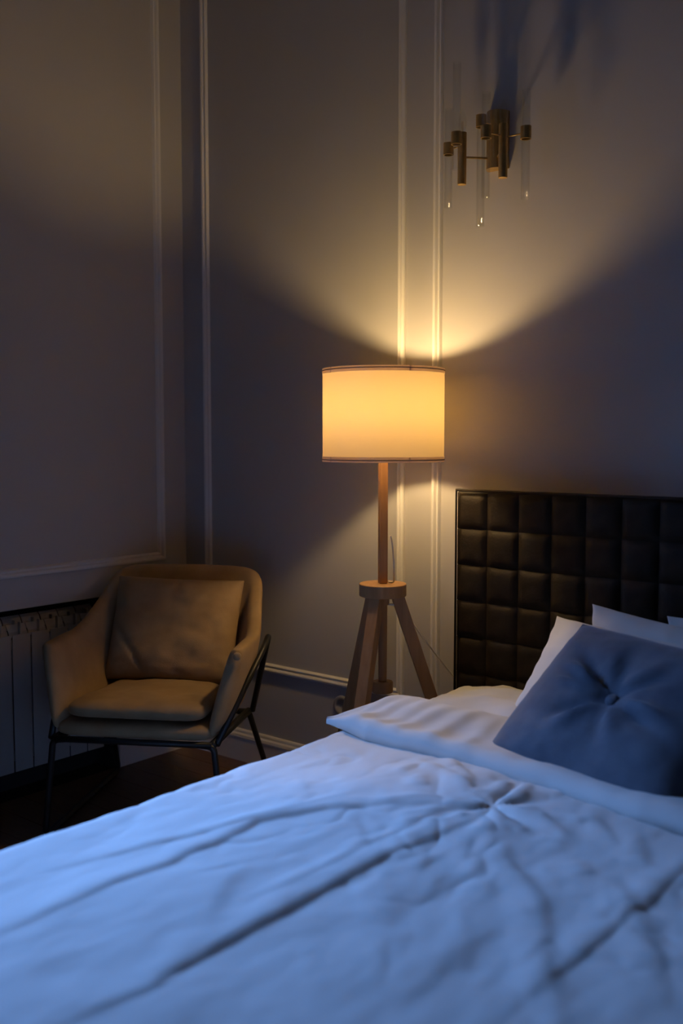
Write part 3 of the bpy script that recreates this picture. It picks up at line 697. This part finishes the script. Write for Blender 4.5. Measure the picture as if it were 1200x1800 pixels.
# ---------------------------------------------------------------- brass wall light with glass tubes
SX = 1.489
sc = empty('wall_light', (SX, 0, 2.15)); tag(sc, 'unlit brass wall light with clear glass tubes above the headboard', 'wall light')
def rel(x, y, z): return Vector((x - SX, y, z - 2.15))
b = bmesh.new(); prof = []
for k in range(15):
    a = math.pi * k / 14; prof.append((-0.037 * math.cos(a), -0.046 * math.sin(a) - 0.001))
A = [b.verts.new(rel(SX + x, y, 2.125)) for x, y in prof]; B = [b.verts.new(rel(SX + x, y, 2.302)) for x, y in prof]
for i in range(14): b.faces.new((A[i], A[i + 1], B[i + 1], B[i]))
b.faces.new(A); b.faces.new(B[::-1]); b.faces.new((A[0], B[0], B[-1], A[-1]))
obj('back_plate', b, M['brass'], sc)
CA, CB = (1.415, -0.10), (1.562, -0.10)
for (cx, cy), z0, z1 in ((CA, 2.073, 2.233), (CB, 2.070, 2.231)):
    cs = obj('candle_sleeve', lathe(bmesh.new(), rel(cx, cy, 0), [(0.012, z0), (0.0138, z0 + 0.001), (0.0138, z1), (0.012, z1 + 0.001), (0.0115, z1 - 0.004), (0.001, z1 - 0.004)], 28), M['brass'], sc, False)
    obj('candle_bulb', lathe(bmesh.new(), rel(cx, cy, z1), [(0.008, -0.002), (0.0085, 0.006), (0.0135, 0.022), (0.014, 0.034), (0.010, 0.052), (0.005, 0.066), (0.0012, 0.072)], 20), M['tube_glass'], cs, True)
    f_ = bmesh.new(); cyl(f_, rel(cx - 0.002, cy, z1), rel(cx - 0.002, cy, z1 + 0.035), 0.0007, n=6); cyl(f_, rel(cx + 0.002, cy, z1), rel(cx + 0.002, cy, z1 + 0.035), 0.0007, n=6); obj('filament', f_, M['brass'], cs)
for (cx, cy) in (CA, CB):
    p0 = rel(SX + (0.02 if cx > SX else -0.02), -0.040, 2.158); p1 = rel(cx, cy, 2.158)
    obj('arm', tubebm([p0, p1], 0.0036, n=10), M['brass'], sc, True)
RINGS = [((1.364, -0.10, 2.192), 0.124, 0.182, CA), ((1.431, -0.158, 2.200), 0.226, 0.094, CA), ((1.474, -0.085, 2.260), 0.012, 0.320, (1.489, -0.04)), ((1.541, -0.166, 2.196), 0.115, 0.192, CB), ((1.639, -0.10, 2.191), 0.125, 0.195, CB)]
for (x, y, z), up, dn, (ax, ay) in RINGS:
    obj('ring_holder', lathe(bmesh.new(), rel(x, y, z), [(0.0136, -0.0185), (0.0162, -0.0185), (0.0162, 0.0185), (0.0136, 0.0185)], 28, closed=True), M['brass'], sc, False)
    obj('glass_tube', lathe(bmesh.new(), rel(x, y, z), [(0.0112, -dn), (0.0131, -dn), (0.0131, up), (0.0112, up)], 28, closed=True), M['tube_glass'], sc, True)
    d = Vector((ax - x, ay - y, 0)); L = d.length; d.normalize()
    obj('arm', tubebm([rel(x, y, z) + d * 0.0150, rel(x, y, z) + d * (L - 0.010)], 0.0024, n=8), M['brass'], sc, True)
